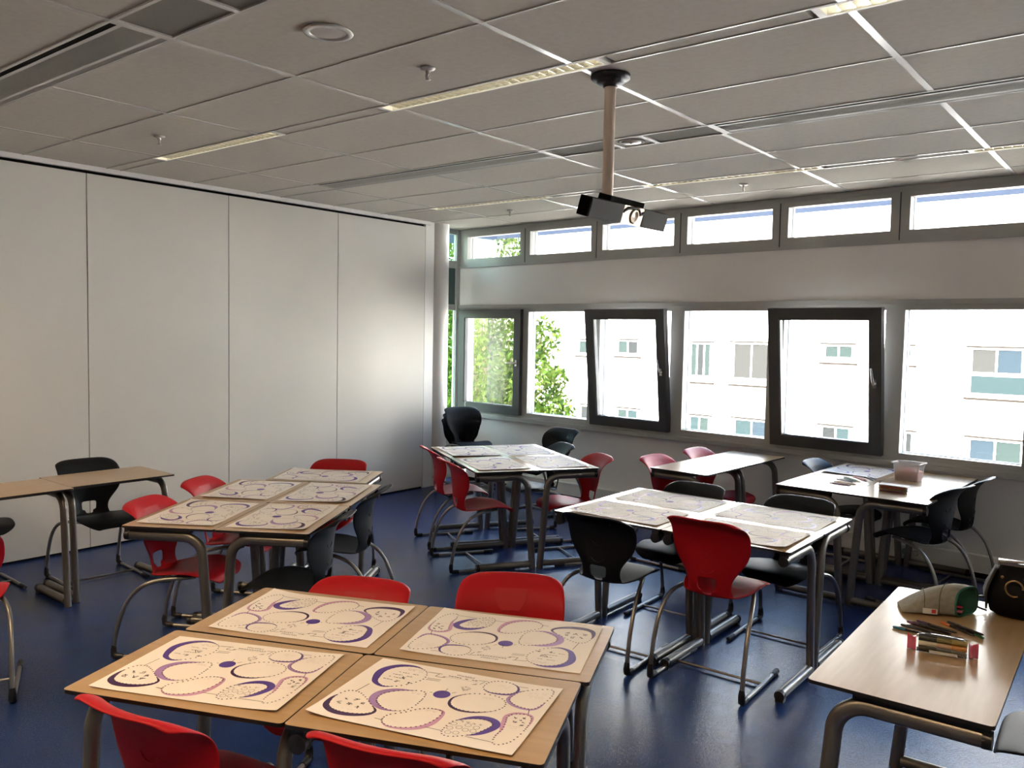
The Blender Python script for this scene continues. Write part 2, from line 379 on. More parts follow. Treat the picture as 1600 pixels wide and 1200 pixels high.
def tree(label, blobs, trunk, nl, n, size):
    base = pix(*trunk, n); base.z = -6.2
    t = thing('tree', label, 'tree', base)
    m = MB(); top = pix(blobs[0][0], blobs[0][1], n)-base
    m.tube([(0, 0, 0), (.1, 0, 3), (.05, .1, 5.5), top], [.22, .18, .14, .04], 10)
    for bx in blobs:
        c = pix(bx[0], bx[1], n+bx[3]*.3)-base; m.tube([(.07, .05, 4.2+rnd.random()*1.5), c*.55+Vector((0, 0, 2.2)), c], [.07, .045, .015], 6)
    m.build('trunk', M_bark, t)
    lf = MB()
    tot = sum(q[2]**2 for q in blobs)
    for (px, py, r, dn) in blobs:
        c = pix(px, py, n+dn)-base
        for i in range(int(nl*r*r/tot)):
            while True:
                q = Vector((rnd.uniform(-1, 1), rnd.uniform(-1, 1), rnd.uniform(-1, 1)))
                if q.length < 1 and q.length > .25: break
            p = c+q*r; a = Vector((rnd.gauss(0, 1), rnd.gauss(0, 1), rnd.gauss(0, 1)-.5)).normalized(); s_ = size*rnd.uniform(.6, 1.25)
            bq = a.cross(Vector((rnd.gauss(0, 1), rnd.gauss(0, 1), rnd.gauss(0, 1)))).normalized()
            lf.add([p-a*s_, p+bq*s_*.42, p+a*s_, p-bq*s_*.42], [(0, 1, 2, 3)], rnd.choice((0, 0, 1, 1, 2)))
    lf.build('foliage', M_leaf, t)
tree('leafy green tree outside the corner windows', [(760, 470, 1.25, 0), (775, 380, 1.1, .3), (740, 590, 1.3, -.2), (800, 560, 1.05, .3), (838, 600, .75, 0), (845, 530, .6, .4), (855, 650, .75, .2), (790, 660, 1.1, 0), (720, 430, 1.2, .4), (700, 640, 1.3, .3), (745, 345, .9, .2), (690, 520, 1.2, 0), (866, 590, .35, .2), (872, 645, .4, 0)], (760, 700), 17000, 9.0, .095)

# ------------------------------------------------------------------ ceiling fixtures
def luminaire(x0, x1, y0, y1, label, lit=False, proto=None):
    t = thing('ceiling_lamp', label, 'lamp', ((x0+x1)/2, (y0+y1)/2, CH), 0, 'recessed louvre lamps in the ceiling')
    if proto:
        for ch in kids(proto):
            c = ch.copy(); COL.objects.link(c); c.parent = t
            if ch.name.startswith('fluorescent_tube') and lit: c.data = c.data.copy(); c.data.materials[0] = M_lampw
        return t
    L, Wd = (x1-x0)/2, (y1-y0)/2
    b = MB()
    for q in ((-L, -L+.03, -Wd, Wd), (L-.03, L, -Wd, Wd), (-L+.03, L-.03, -Wd, -Wd+.011), (-L+.03, L-.03, Wd-.011, Wd)): b.box((q[0], q[2], -.001), (q[1], q[3], .075))
    b.box((-L, -Wd, .075), (L, Wd, .085)); b.build('housing', M_lumbody, t)
    b = MB()
    for s in (-1, 1): b.grid([[(-L+.03, s*(Wd-.012-.012*j/4), .004+.06*j/4), (L-.03, s*(Wd-.012-.012*j/4), .004+.06*j/4)] for j in range(5)])
    n = 26
    for i in range(1, n):
        x = -L+.03+(2*L-.06)*i/n
        b.add([(x-.0015, -Wd+.012, .004), (x-.0015, Wd-.012, .004), (x-.006, Wd-.02, .04), (x-.006, -Wd+.02, .04)], [(0, 1, 2, 3)])
        b.add([(x+.0015, -Wd+.012, .004), (x+.0015, Wd-.012, .004), (x+.006, Wd-.02, .04), (x+.006, -Wd+.02, .04)], [(3, 2, 1, 0)])
        b.add([(x-.0015, -Wd+.012, .004), (x-.0015, Wd-.012, .004), (x+.0015, Wd-.012, .004), (x+.0015, -Wd+.012, .004)], [(3, 2, 1, 0)])
    b.build('louvre', M_alu, t)
    b = MB(); b.tube([(-L+.04, 0, .055), (L-.04, 0, .055)], .008, 10); b.build('fluorescent_tube', M_lampw if lit else M_lamp, t)
    return t
def added_lamp_light(t):
    ld = bpy.data.lights.new('added_lamp_light', 'AREA'); ld.shape = 'RECTANGLE'; ld.size = 1.40; ld.size_y = .085; ld.energy = 8.2; ld.color = (1, .68, .38); ld.spread = R(150)
    lo = bpy.data.objects.new('added_lamp_light', ld); COL.objects.link(lo); lo.parent = t; lo.location = (0, 0, -.004)
LL = [['louvre lamp near the folding wall, first lamp row', 'louvre lamp ending beside the projector pole', 'louvre lamp cut by the top edge of the picture'],
      ['louvre lamp of the window-side row nearest the folding wall', 'louvre lamp of the window-side row behind the projector', 'louvre lamp of the window-side row by the right edge'],
      ['added unseen warm louvre lamp over the left front desks', 'added unseen warm louvre lamp above the viewer', 'added unseen warm louvre lamp above the desk with the pencil case']]
pl = None
for i, yr in enumerate((lum_rows[1], lum_rows[2])):
    for j, xr in enumerate(LUM_X):
        o = luminaire(*xr, *yr, LL[i][j], False, pl); pl = pl or o
for j in (0, 1, 2): added_lamp_light(luminaire(*LUM_X[j], *lum_rows[0], LL[2][j], True, pl))  # out-of-view lamp row, added to throw warm light on the near desks

def beam(x0, x1, y0, y1, label):
    t = thing('climate_panel', label, 'ceiling panel', ((x0+x1)/2, (y0+y1)/2, CH), 0, 'long climate panels in the ceiling')
    L, Wd = (x1-x0)/2, (y1-y0)/2
    b = MB(); b.box((-L, -Wd, .05), (L, Wd, .06))
    for q in ((-L, -L+.03, -Wd, Wd), (L-.03, L, -Wd, Wd)): b.box((q[0], q[2], -.002), (q[1], q[3], .05))
    for y in ((-Wd, -Wd+.014), (-Wd+.044, -Wd+.064), (Wd-.062, Wd-.044), (Wd-.01, Wd)): b.box((-L+.03, y[0], -.001), (L-.03, y[1], .05))
    b.build('frame', M_bar, t)
    b = MB(); b.box((-L+.03, -Wd+.064, -.001), (L-.03, Wd-.062, .010)); b.build('perforated_panel', M_perf, t)
    b = MB(); b.box((-L+.03, -Wd+.014, -.0004), (L-.03, -Wd+.044, .02)); b.build('slot', M_dark, t)
    b = MB(); b.box((-L+.03, Wd-.044, -.0004), (L-.03, Wd-.01, .02)); b.build('slot', M_slotg, t)
beam(-5.9, -3.47, *beam_rows[0], 'long climate panel in the upper left corner of the ceiling')
beam(-5.9, -3.47, *beam_rows[1], 'long climate panel on the folding-wall side of the projector pole')
beam(-2.24, .2, *beam_rows[1], 'long climate panel on the right of the projector pole')
def perf_panel(x0, x1, y0, y1, label, disc=False):
    t = thing('air_grille' if not disc else 'air_diffuser', label, 'vent', ((x0+x1)/2, (y0+y1)/2, CH), 0, 'perforated ceiling grilles' if not disc else 'square ceiling diffusers')
    L, Wd = (x1-x0)/2, (y1-y0)/2
    b = MB()
    for q in ring(-L, L, -Wd, Wd, .016, .016, .016, .016, -.002, .02): b.box((q[0], q[4], q[2]), (q[1], q[5], q[3]))
    b.build('frame', M_bar, t)
    b = MB(); b.box((-L+.016, -Wd+.016, .006), (L-.016, Wd-.016, .014)); b.build('grille' if not disc else 'plate', M_perf if not disc else M_tile, t)
    if disc:
        mx = Matrix.Translation((0, 0, .006)) @ Matrix.Rotation(R(180), 4, 'X')
        b = MB(); b.lathe([(.08, 0), (.086, .004), (.078, .006)], 28, mx=mx); b.build('ring', M_slotg, t)
        b = MB(); b.lathe([(.062, 0), (.062, .010), (.008, .014), (.008, .018), (0, .018)], 28, mx=mx); b.build('disc', M_bar, t)
for r, nm in ((0, 'by the upper left climate panel'), (1, 'behind the projector pole')):
    y0, y1 = beam_rows[r]
    perf_panel(-3.47, -2.965, y0, y1, 'grey perforated ceiling grille nearest the folding wall, '+nm)
    perf_panel(-2.965, -2.705, y0, y1, 'small square ceiling vent '+nm, r == 1)
    if r: perf_panel(-2.705, -2.24, y0, y1, 'grey perforated ceiling grille right of the square vent, '+nm)
sp_ = thing('ceiling_speaker', 'round white speaker set flush in the ceiling', 'speaker', (-2.855, 2.285, CH))
mx = Matrix.Rotation(R(180), 4, 'X')
b = MB(); b.lathe([(.075, -.004), (.098, -.004), (.105, .001), (.102, .006), (.078, .008), (.075, 0)], 36, mx=mx); b.build('rim', M_bar, sp_)
b = MB(); b.lathe([(.076, .001), (.05, .004), (0, .005)], 36, mx=mx); b.build('mesh_cover', M_speaker, sp_)
spr = None
for (x, y, lb) in ((-2.85, 2.87, 'sprinkler head beside the round ceiling speaker'), (-5.29, 2.86, 'sprinkler head beside the lamp nearest the folding wall'), (-2.85, 6.49, 'sprinkler head near the high windows, right of the projector'), (-5.39, 6.63, 'sprinkler head near the corner column')):
    if spr: t = copy_tree(spr); t.location = (x, y, CH); t['label'] = lb; continue
    spr = t = thing('sprinkler', lb, 'sprinkler', (x, y, CH), 0, 'ceiling sprinkler heads')
    b = MB(); b.lathe([(.0, -.002), (.036, -.002), (.036, .003), (.022, .010), (0, .010)], 20, mx=mx); b.build('escutcheon', M_bar, t)
    b = MB(); b.lathe([(.011, .008), (.011, .022), (.006, .026), (.003, .04), (.003, .05)], 12, mx=mx)
    for s in (-1, 1): b.tube([(s*.010, 0, -.02), (s*.013, 0, -.034), (s*.004, 0, -.05)], .0025, 6)
    b.lathe([(.003, .05), (.014, .052), (.014, .054), (0, .055)], 14, mx=mx); b.build('head', M_sprk, t)

# projector on its pole
pr = thing('projector', 'projector hanging from the ceiling on a long pole', 'projector', (-2.21, 3.46, CH))
b = MB(); b.lathe([(0, -.002), (.095, -.002), (.095, .014), (.085, .022), (.066, .024), (.066, .034), (.05, .042), (.035, .044), (.035, .055), (0, .055)], 36, mx=mx); b.build('ceiling_flange', M_blk, pr)
b = MB(); b.tube([(0, 0, -.05), (0, 0, -.66)], .027, 24); b.build('pole', M_pole, pr)
hp = bpy.data.objects.new('projector_head', None); COL.objects.link(hp); hp.parent = pr
COL.objects.unlink(hp); bpy.data.objects.remove(hp)
HM = Matrix.Translation((.075, .075, -.655)) @ Matrix.Rotation(R(-2), 4, 'Z') @ Matrix.Rotation(R(17), 4, 'Y')
def hbox(name, a, c, m, par=pr):
    q = MB(); q.box(a, c); o = q.build(name, m, par); o.matrix_local = HM
    bv = o.modifiers.new('b', 'BEVEL'); bv.width = .004; bv.segments = 2; return o
hbox('end_block', (-.035, -.365, -.045), (.03, -.355, .045), M_dark)
hbox('case', (-.035, -.355, -.045), (.03, -.09, .045), M_proj)
hbox('case', (-.035, .085, -.045), (.03, .31, .045), M_proj)
hbox('case_top', (-.11, -.13, .035), (-.036, .17, .07), M_dark)
hbox('case_core', (-.034, -.09, -.043), (.012, .085, .043), M_proj)
q = MB(); q.box((.012, -.089, -.044), (.027, .084, .044)); lens = q.build('lens_window', M_projlens, pr); lens.matrix_local = HM
q = MB(); q.lathe([(.036, 0), (.036, .006), (.028, .008), (.02, .004), (0, .003)], 28, mx=Matrix.Translation((.026, .01, 0)) @ Matrix.Rotation(R(90), 4, 'Y'))
o = q.build('lens', mat('lens', (.30, .23, .17), .2, .5), pr); o.matrix_local = HM
q = MB(); q.tube(crom([(.026, -.088, .012), (.027, -.06, .03), (.028, -.02, .036), (.028, .03, .036), (.028, .055, .015), (.026, .083, .024)], 5, False), .008, 8)
o = q.build('lens_mount', M_proj, pr); o.matrix_local = HM

# ------------------------------------------------------------------ desks
def rrect(hx, hy, r, n=5):
    o = []
    for (sx, sy_, a0) in ((1, 1, 0), (-1, 1, 90), (-1, -1, 180), (1, -1, 270)):
        for i in range(n+1):
            a = R(a0+90*i/n); o.append((sx*(hx-r)+r*math.cos(a), sy_*(hy-r)+r*math.sin(a)))
    return o
def arc(c, r, a0, a1, n=8, x=0): return [(x, c[0]+r*math.cos(R(a0+(a1-a0)*i/n)), c[1]+r*math.sin(R(a0+(a1-a0)*i/n))) for i in range(n+1)]
def make_desk(L, name='school_desk'):
    t = thing(name, 'x', 'desk'); hx = L/2
    b = MB(); b.prism(rrect(hx, .25, .014), .7485, .7595, 1, 1); b.prism(rrect(hx-.0008, .2492, .0135), .7595, .76, 0, 0)
    b.build('table_top', [M_lam, M_core], t)
    b = MB()
    for s in (-1, 1): b.box((s*(hx-.034)-.018, -.225, .731), (s*(hx-.034)+.018, .12, .7485))
    b.box((-hx+.06, -.02, .70), (hx-.06, .03, .748)); b.build('support_rail', M_core, t)
    for s in (-1, 1):
        x = s*(hx-.036)
        path = [(x, -.22, .706)]+[(x, -.05, .706)]+arc((.075, .606), .10, 90, 6, 9, x)+[(x, .205, .20), (x, .222, .0)]
        b = MB(); b.tube(path, .025, 16, ell=(.8, 1.05)); b.build('leg', M_steel, t)
        b = MB(); b.tube([(x, .20, .034), (x, -.205, .034)], .0245, 14); f = b.build('foot_bar', M_steel, t)
        b = MB(); b.tube([(x, -.205, .032), (x, -.228, .030)], [.0285, .027], 14); b.box((x-.02, -.225, 0), (x+.02, -.19, .012)); b.build('end_cap', M_blk, f)
        b = MB(); b.tube([(x, -.219, .706), (x, -.243, .706)], [.0275, .0265], 14); b.box((x-.02, -.24, .71), (x+.02, -.222, .7485)); b.build('beam_cap', M_blk, t)
    return t
DESK = make_desk(.70); first = [True]
GR = {'nearA': (-2.429, 1.015, 23.535), 'nearB': (-2.612, 1.49, 23.25), 'left': (-4.238, 2.072, 32.56), 'leftEnd': (-4.839, 3.352, 33.77), 'centre': (-4.024, 4.612, 58.22),
      'rmid': (-2.832, 3.943, .5), 'back': (-3.231, 5.775, 87.33), 'right': (-2.216, 5.769, -1.94), 'rfront': (-.843, 2.511, 2.0), 'ldesk': (-5.472, 2.357, 89.54)}
def gp(g, u, v):
    x, y, a = GR[g]; c, s = math.cos(R(a)), math.sin(R(a)); return x+c*u-s*v, y+s*u+c*v
def desk(g, u, v, turn, label, group, src=None):
    x, y = gp(g, u, v)
    o = src or (DESK if first[0] else copy_tree(DESK))
    first[0] = False
    o.location = (x, y, 0); o.rotation_euler = (0, 0, R(GR[g][2]+turn)); o['label'] = label; o['group'] = group; return o
W4 = 'four desks pushed together at the front'; e = .0015
desk('nearA', .35-e, .25-e, 180, 'maple-topped desk at the front left corner of the front cluster', W4)
desk('nearA', 1.05+e, .25-e, 0, 'maple-topped desk at the front right corner of the front cluster', W4)
desk('nearB', .35-e, .25+e, 180, 'maple-topped desk at the rear left corner of the front cluster', W4)
desk('nearB', 1.05+e, .25+e, 180, 'maple-topped desk at the rear right corner of the front cluster', W4)
W5 = 'five desks pushed together on the left'
desk('left', .25-e, .35-e, -90, 'maple desk at the near left end of the five-desk cluster', W5)
desk('left', .75+e, .35-e, 90, 'maple desk at the near right end of the five-desk cluster', W5)
desk('left', .25-e, 1.05+e, -90, 'maple desk second from the front, left side of the five-desk cluster', W5)
desk('left', .75+e, 1.05+e, 90, 'maple desk second from the front, right side of the five-desk cluster', W5)
desk('leftEnd', .35, .262, 180, 'maple desk set crosswise at the far end of the five-desk cluster', W5)
WC = 'four desks pushed together near the corner column'
desk('centre', .25-e, .35-e, -90, 'desk at the near left of the cluster by the corner column', WC)
desk('centre', .75+e, .35-e, 90, 'desk at the near right of the cluster by the corner column', WC)
desk('centre', .25-e, 1.05+e, -90, 'desk at the far left of the cluster by the corner column', WC)
desk('centre', .75+e, 1.05+e, 90, 'desk at the far right of the cluster by the corner column', WC)
WR = 'four desks pushed together right of the middle'
desk('rmid', .35-e, .25-e, 0, 'glaring desk behind the black chair in the middle cluster', WR)
desk('rmid', 1.05+e, .25-e, 0, 'glaring desk behind the free-standing red chair in the middle cluster', WR)
desk('rmid', .35-e, .75+e, 180, 'glaring desk at the far left of the middle cluster', WR)
desk('rmid', 1.05+e, .75+e, 180, 'glaring desk at the far right of the middle cluster', WR)
WB = 'pair of bare desks under the windows'
desk('back', .35-e, -.25, 180, 'bare desk under the windows with red chairs, the nearer of two', WB)
desk('back', 1.05+e, -.25, 180, 'bare desk under the windows with red chairs, the one touching the wall', WB)
WT = 'four desks pushed together under the right windows'
desk('right', .25-e, .35-e, -90, 'desk with the loose coloured pencils in the right window cluster', WT)
desk('right', .75+e, .35-e, 90, 'desk with the bundled pencils in the right window cluster', WT)
desk('right', .25-e, 1.05+e, -90, 'desk with a poster nearest the window, right window cluster', WT)
desk('right', .75+e, 1.05+e, 90, 'desk with the plastic tub in the right window cluster', WT)
WL = 'two bare desks along the folding wall'
desk('ldesk', .35, .25, 180, 'bare desk in front of the black chair by the folding wall', WL)
desk('ldesk', -.352, .20, 180, 'bare desk cut by the left edge of the picture', WL)
long_desk = make_desk(1.22, 'long_desk')
desk('rfront', .25, .61, 90, 'long desk with the pencil case and the handbag', None, long_desk)
if 'group' in long_desk: del long_desk['group']

# ------------------------------------------------------------------ chairs
PROF = [(.226, .402), (.226, .425), (.208, .450), (.150, .462), (.08, .460), (.02, .455), (-.04, .447), (-.09, .438), (-.13, .430), (-.165, .428), (-.192, .442), (-.205, .466), (-.208, .494), (-.204, .524), (-.192, .565), (-.178, .61), (-.168, .66), (-.165, .70), (-.172, .74), (-.19, .775), (-.216, .802), (-.242, .817), (-.262, .816)]
PROF = [(y-.070*max(0, (z-.5)/.32), z if z < .5 else .5+(z-.5)*1.01) for y, z in PROF]
HW = [.10, .15, .185, .203, .208, .207, .20, .185, .160, .138, .124, .118, .118, .126, .158, .196, .213, .216, .216, .213, .208, .199, .182]
SS = [-1, -.86, -.66, -.40, -.2, 0, .2, .40, .66, .86, 1]
def shell_pt(i, s, off=0):
    y, z = PROF[i]; a = max(0, min(1, (z-.452)/.05)) if i > 8 else 0
    x = HW[i]*s
    if i <= 9: z2 = z+(.012*s*s if i > 3 else -.006*s**4); y2 = y
    else: y2 = y+(.045*s*s*(1-.3*max(0, (z-.74)/.08))); z2 = z-.022*abs(s)**8*max(0, min(1, (z-.76)/.06))
    n0 = PROF[max(i-1, 0)]; n1 = PROF[min(i+1, len(PROF)-1)]; ty, tz = n1[0]-n0[0], n1[1]-n0[1]; L = math.hypot(ty, tz)
    return Vector((x, y2+off*tz/L, z2-off*ty/L))
b = MB(); b.grid([[shell_pt(i, s) for s in SS] for i in range(len(PROF))], skip=lambda i, j: (i in (11, 12) and 3 <= j <= 6) or (i == 10 and j in (4, 5)))
CH0 = thing('school_chair', 'x', 'chair')
sh = b.build('seat_shell', M_red, CH0)
md = sh.modifiers.new('s', 'SOLIDIFY'); md.thickness = .009; md.offset = 0
md = sh.modifiers.new('u', 'SUBSURF'); md.levels = 2; md.render_levels = 2
baked(sh, 'seat_shell')
for p in sh.data.polygons: p.use_smooth = True
# recessed hand grip near the top, embossed smile lower down
b = MB()
rows = []
for i, w_ in ((17, .55), (18, .95), (19, 1.0)):
    rows.append([shell_pt(i, s*w_*.30, .0058) for s in (-1, -.5, 0, .5, 1)])
b.grid(rows); b.build('hand_grip', M_redd, CH0)
b = MB()
for i_, w_ in ((16, .17), (14, .26)): b.tube([shell_pt(i_, q*w_, -.0055)+Vector((0, 0, -.022*(1-q*q))) for q in (-1, -.7, -.35, 0, .35, .7, 1)], .0022, 6)
b.build('embossed_mark', M_red, CH0)
for s in (-1, 1):
    b = MB()
    path = crom([(s*.13, .09, .436), (s*.165, .02, .434), (s*.20, -.07, .428), (s*.228, -.16, .395), (s*.242, -.235, .31), (s*.248, -.285, .18), (s*.25, -.305, .06), (s*.25, -.298, .022), (s*.25, -.27, .013)], 4, False)
    path += [Vector((s*.245, 0, .0125)), Vector((s*.237, .17, .0125))]
    b.tube(path, .0115, 10); lg = b.build('leg', M_tube, CH0)
    b = MB(); b.tube([(s*.25, -.306, .075), (s*.25, -.309, .05), (s*.25, -.305, .02), (s*.25, -.285, .014), (s*.25, -.25, .0145)], [.0125, .0165, .0185, .0175, .0145], 10); b.build('foot_joint', M_blk, lg)
    b = MB(); b.tube([(s*.239, .13, .0135), (s*.237, .20, .0135), (s*.237, .21, .0135)], [.0135, .0145, .011], 10); b.build('end_cap', M_blk, lg)
b = MB(); b.tube([(-.241, -.02, .014), (.241, -.02, .014)], .007, 8); b.build('cross_bar', M_tube, CH0)
b = MB(); b.tube([(-.13, .09, .436), (.13, .09, .436)], .0115, 8); b.tube([(-.17, 0, .432), (.17, 0, .432)], .0115, 8); b.build('seat_frame', M_tube, CH0)
# black variant shares everything but the shell meshes
swap = {}
for ch in kids(CH0):
    if ch.name.startswith(('seat_shell', 'hand_grip', 'embossed_mark')):
        me = ch.data.copy(); me.materials[0] = M_blkp; swap[ch.data] = me
used = [False]
def chair(x, y, h, col, label, group, z=0, sz=1.0):
    if col == 'red' and not used[0]: o = CH0; used[0] = True
    else: o = copy_tree(CH0, None, swap if col == 'black' else None)
    o.location = (x, y, z); o.rotation_euler = (0, 0, R(h-90)); o.scale = (1, 1, sz); o['label'] = label; o['group'] = group; return o
G1 = 'red chairs around the front desks'
chair(-2.115, 1.29, 100, 'red', 'red chair cut by the bottom edge at the front left of the front cluster', G1)
chair(-1.53, 1.576, 108, 'red', 'red chair cut by the bottom edge beside the front right poster', G1)
chair(-2.383, 1.945, 295, 'red', 'red chair tucked behind the rear left poster of the front cluster', G1, 0, .97)
chair(-1.90, 2.35, 303, 'red', 'red chair standing behind the rear right poster of the front cluster', G1)
G2 = 'chairs around the five-desk cluster'
chair(-4.275, 2.483, 31, 'red', 'red chair tucked under the near left of the five-desk cluster', G2)
chair(-4.645, 3.03, 31, 'red', 'red chair second along the left of the five-desk cluster', G2)
chair(-4.72, 3.81, 303, 'red', 'red chair at the far end of the five-desk cluster by the folding wall', G2)
chair(-3.65, 2.70, 212.5, 'black', 'black chair at the near right of the five-desk cluster', G2)
chair(-4.06, 3.35, 212.5, 'black', 'black chair second along the right of the five-desk cluster', G2)
G3 = 'chairs by the folding wall'
chair(-5.89, 2.735, -3, 'black', 'black chair behind the bare desk by the folding wall', G3)
chair(-6.23, 2.05, 0, 'black', 'chair at the left edge of which only a floor runner shows', G3)
chair(-4.61, 1.45, 154, 'red', 'red chair at the left edge, only its back corner and one leg showing', G3)
G4 = 'chairs around the cluster by the column'
chair(-4.22, 4.88, 61, 'red', 'red chair at the left of the column cluster, the nearer one', G4)
chair(-4.78, 5.245, 58, 'red', 'red chair at the left of the column cluster, the one by the folding wall', G4)
chair(-3.79, 5.48, 238, 'red', 'red chair at the right of the column cluster', G4)
chair(-4.395, 5.82, 238, 'black', 'black chair tucked in at the right of the column cluster', G4)
chair(-4.97, 6.75, 262, 'black', 'black chair standing alone against the window wall', G4)
for k, lb in enumerate(('black chair at the bottom of the corner stack', 'black chair in the middle of the corner stack', 'black chair on top of the corner stack')):
    chair(-6.10-.03*(2-k), 6.87+.01*(2-k), -25, 'black', lb, 'black chairs stacked beside the column', .062*k)
G5 = 'chairs around the middle cluster'
chair(-2.465, 4.045, 93, 'black', 'black chair with its back to the viewer at the middle cluster', G5)
chair(-1.845, 4.115, 91, 'red', 'red chair with its back to the viewer at the middle cluster', G5, 0, 1.075)
chair(-2.465, 4.775, 270, 'black', 'black chair behind the far left poster of the middle cluster', G5)
chair(-1.775, 4.80, 270, 'black', 'black chair behind the far right poster of the middle cluster', G5)
G6 = 'red chairs at the bare desks under the windows'
chair(-3.05, 5.99, -3, 'red', 'red chair at the bare window desks, the nearer one', G6)
chair(-3.0, 6.64, -3, 'red', 'red chair at the bare window desks, the one next to the wall', G6)
G7 = 'black chairs around the right window cluster'
chair(-2.01, 6.74, -2, 'black', 'black chair at the left of the right window cluster', G7)
chair(-1.37, 6.165, 166, 'black', 'black chair at the right of the right window cluster, the nearer one', G7, 0, 1.03)
chair(-1.34, 6.80, 175, 'black', 'black chair at the right of the right window cluster, next to the wall', G7)
o = chair(-.21, 3.31, 183, 'black', 'black chair beside the long desk, only its seat showing', G7); del o['group']

# ------------------------------------------------------------------ posters
B_ = {
'B1': [[-.232, .066], [-.24, .124], [-.22, .165], [-.182, .185], [-.145, .182], [-.118, .16], [-.108, .116], [-.126, .075], [-.157, .041], [-.192, .029], [-.219, .043]],
'B2': [[-.166, -.057], [-.168, -.02], [-.142, .012], [-.107, .030], [-.076, .040], [-.057, .03], [-.049, -.005], [-.051, -.065], [-.071, -.096], [-.112, -.1], [-.146, -.081]],
'B3': [[-.268, -.14], [-.279, -.092], [-.268, -.048], [-.24, -.036], [-.208, -.053], [-.173, -.083], [-.138, -.118], [-.144, -.142], [-.175, -.158], [-.215, -.163], [-.246, -.158]],
'B4': [[-.091, -.16], [-.089, -.128], [-.058, -.1], [-.032, -.068], [-.003, -.05], [.027, -.05], [.04, -.065], [.037, -.11], [.02, -.151], [-.01, -.177], [-.048, -.188], [-.075, -.18]],
'B6': [[.031, .008], [.029, .041], [.054, .074], [.092, .091], [.138, .093], [.171, .07], [.179, .037], [.162, .003], [.121, -.02], [.079, -.025], [.048, -.014]],
'B7': [[.079, .13], [.078, .165], [.097, .188], [.132, .194], [.164, .18], [.177, .149], [.165, .123], [.131, .112], [.102, .112]],
'B8': [[.176, .091], [.180, .127], [.191, .15], [.222, .175], [.261, .190], [.278, .179], [.282, .143], [.275, .091], [.26, .055], [.23, .052], [.196, .066]],
'B9': [[.224, -.155], [.22, -.123], [.224, -.087], [.217, -.044], [.211, -.012], [.227, .01], [.256, .014], [.273, .001], [.28, -.036], [.278, -.094], [.268, -.142], [.249, -.166], [.233, -.169]],
'B10': [[.087, -.167], [.081, -.137], [.086, -.095], [.112, -.07], [.148, -.054], [.177, -.057], [.191, -.075], [.182, -.105], [.162, -.14], [.132, -.166], [.107, -.177]]}
CRES = {'B1': (170, .030, 3, .9), 'B2': (185, .030, 4, 1.0), 'B3': (262, .026, 5, .8), 'B4': (-35, .022, 6, .9), 'B6': (235, .011, 5, 1.3), 'B7': (-40, .010, 3, .9), 'B8': (235, .013, 4, .7), 'B9': (140, .015, 6, .8), 'B10': (40, .027, 3, .9)}
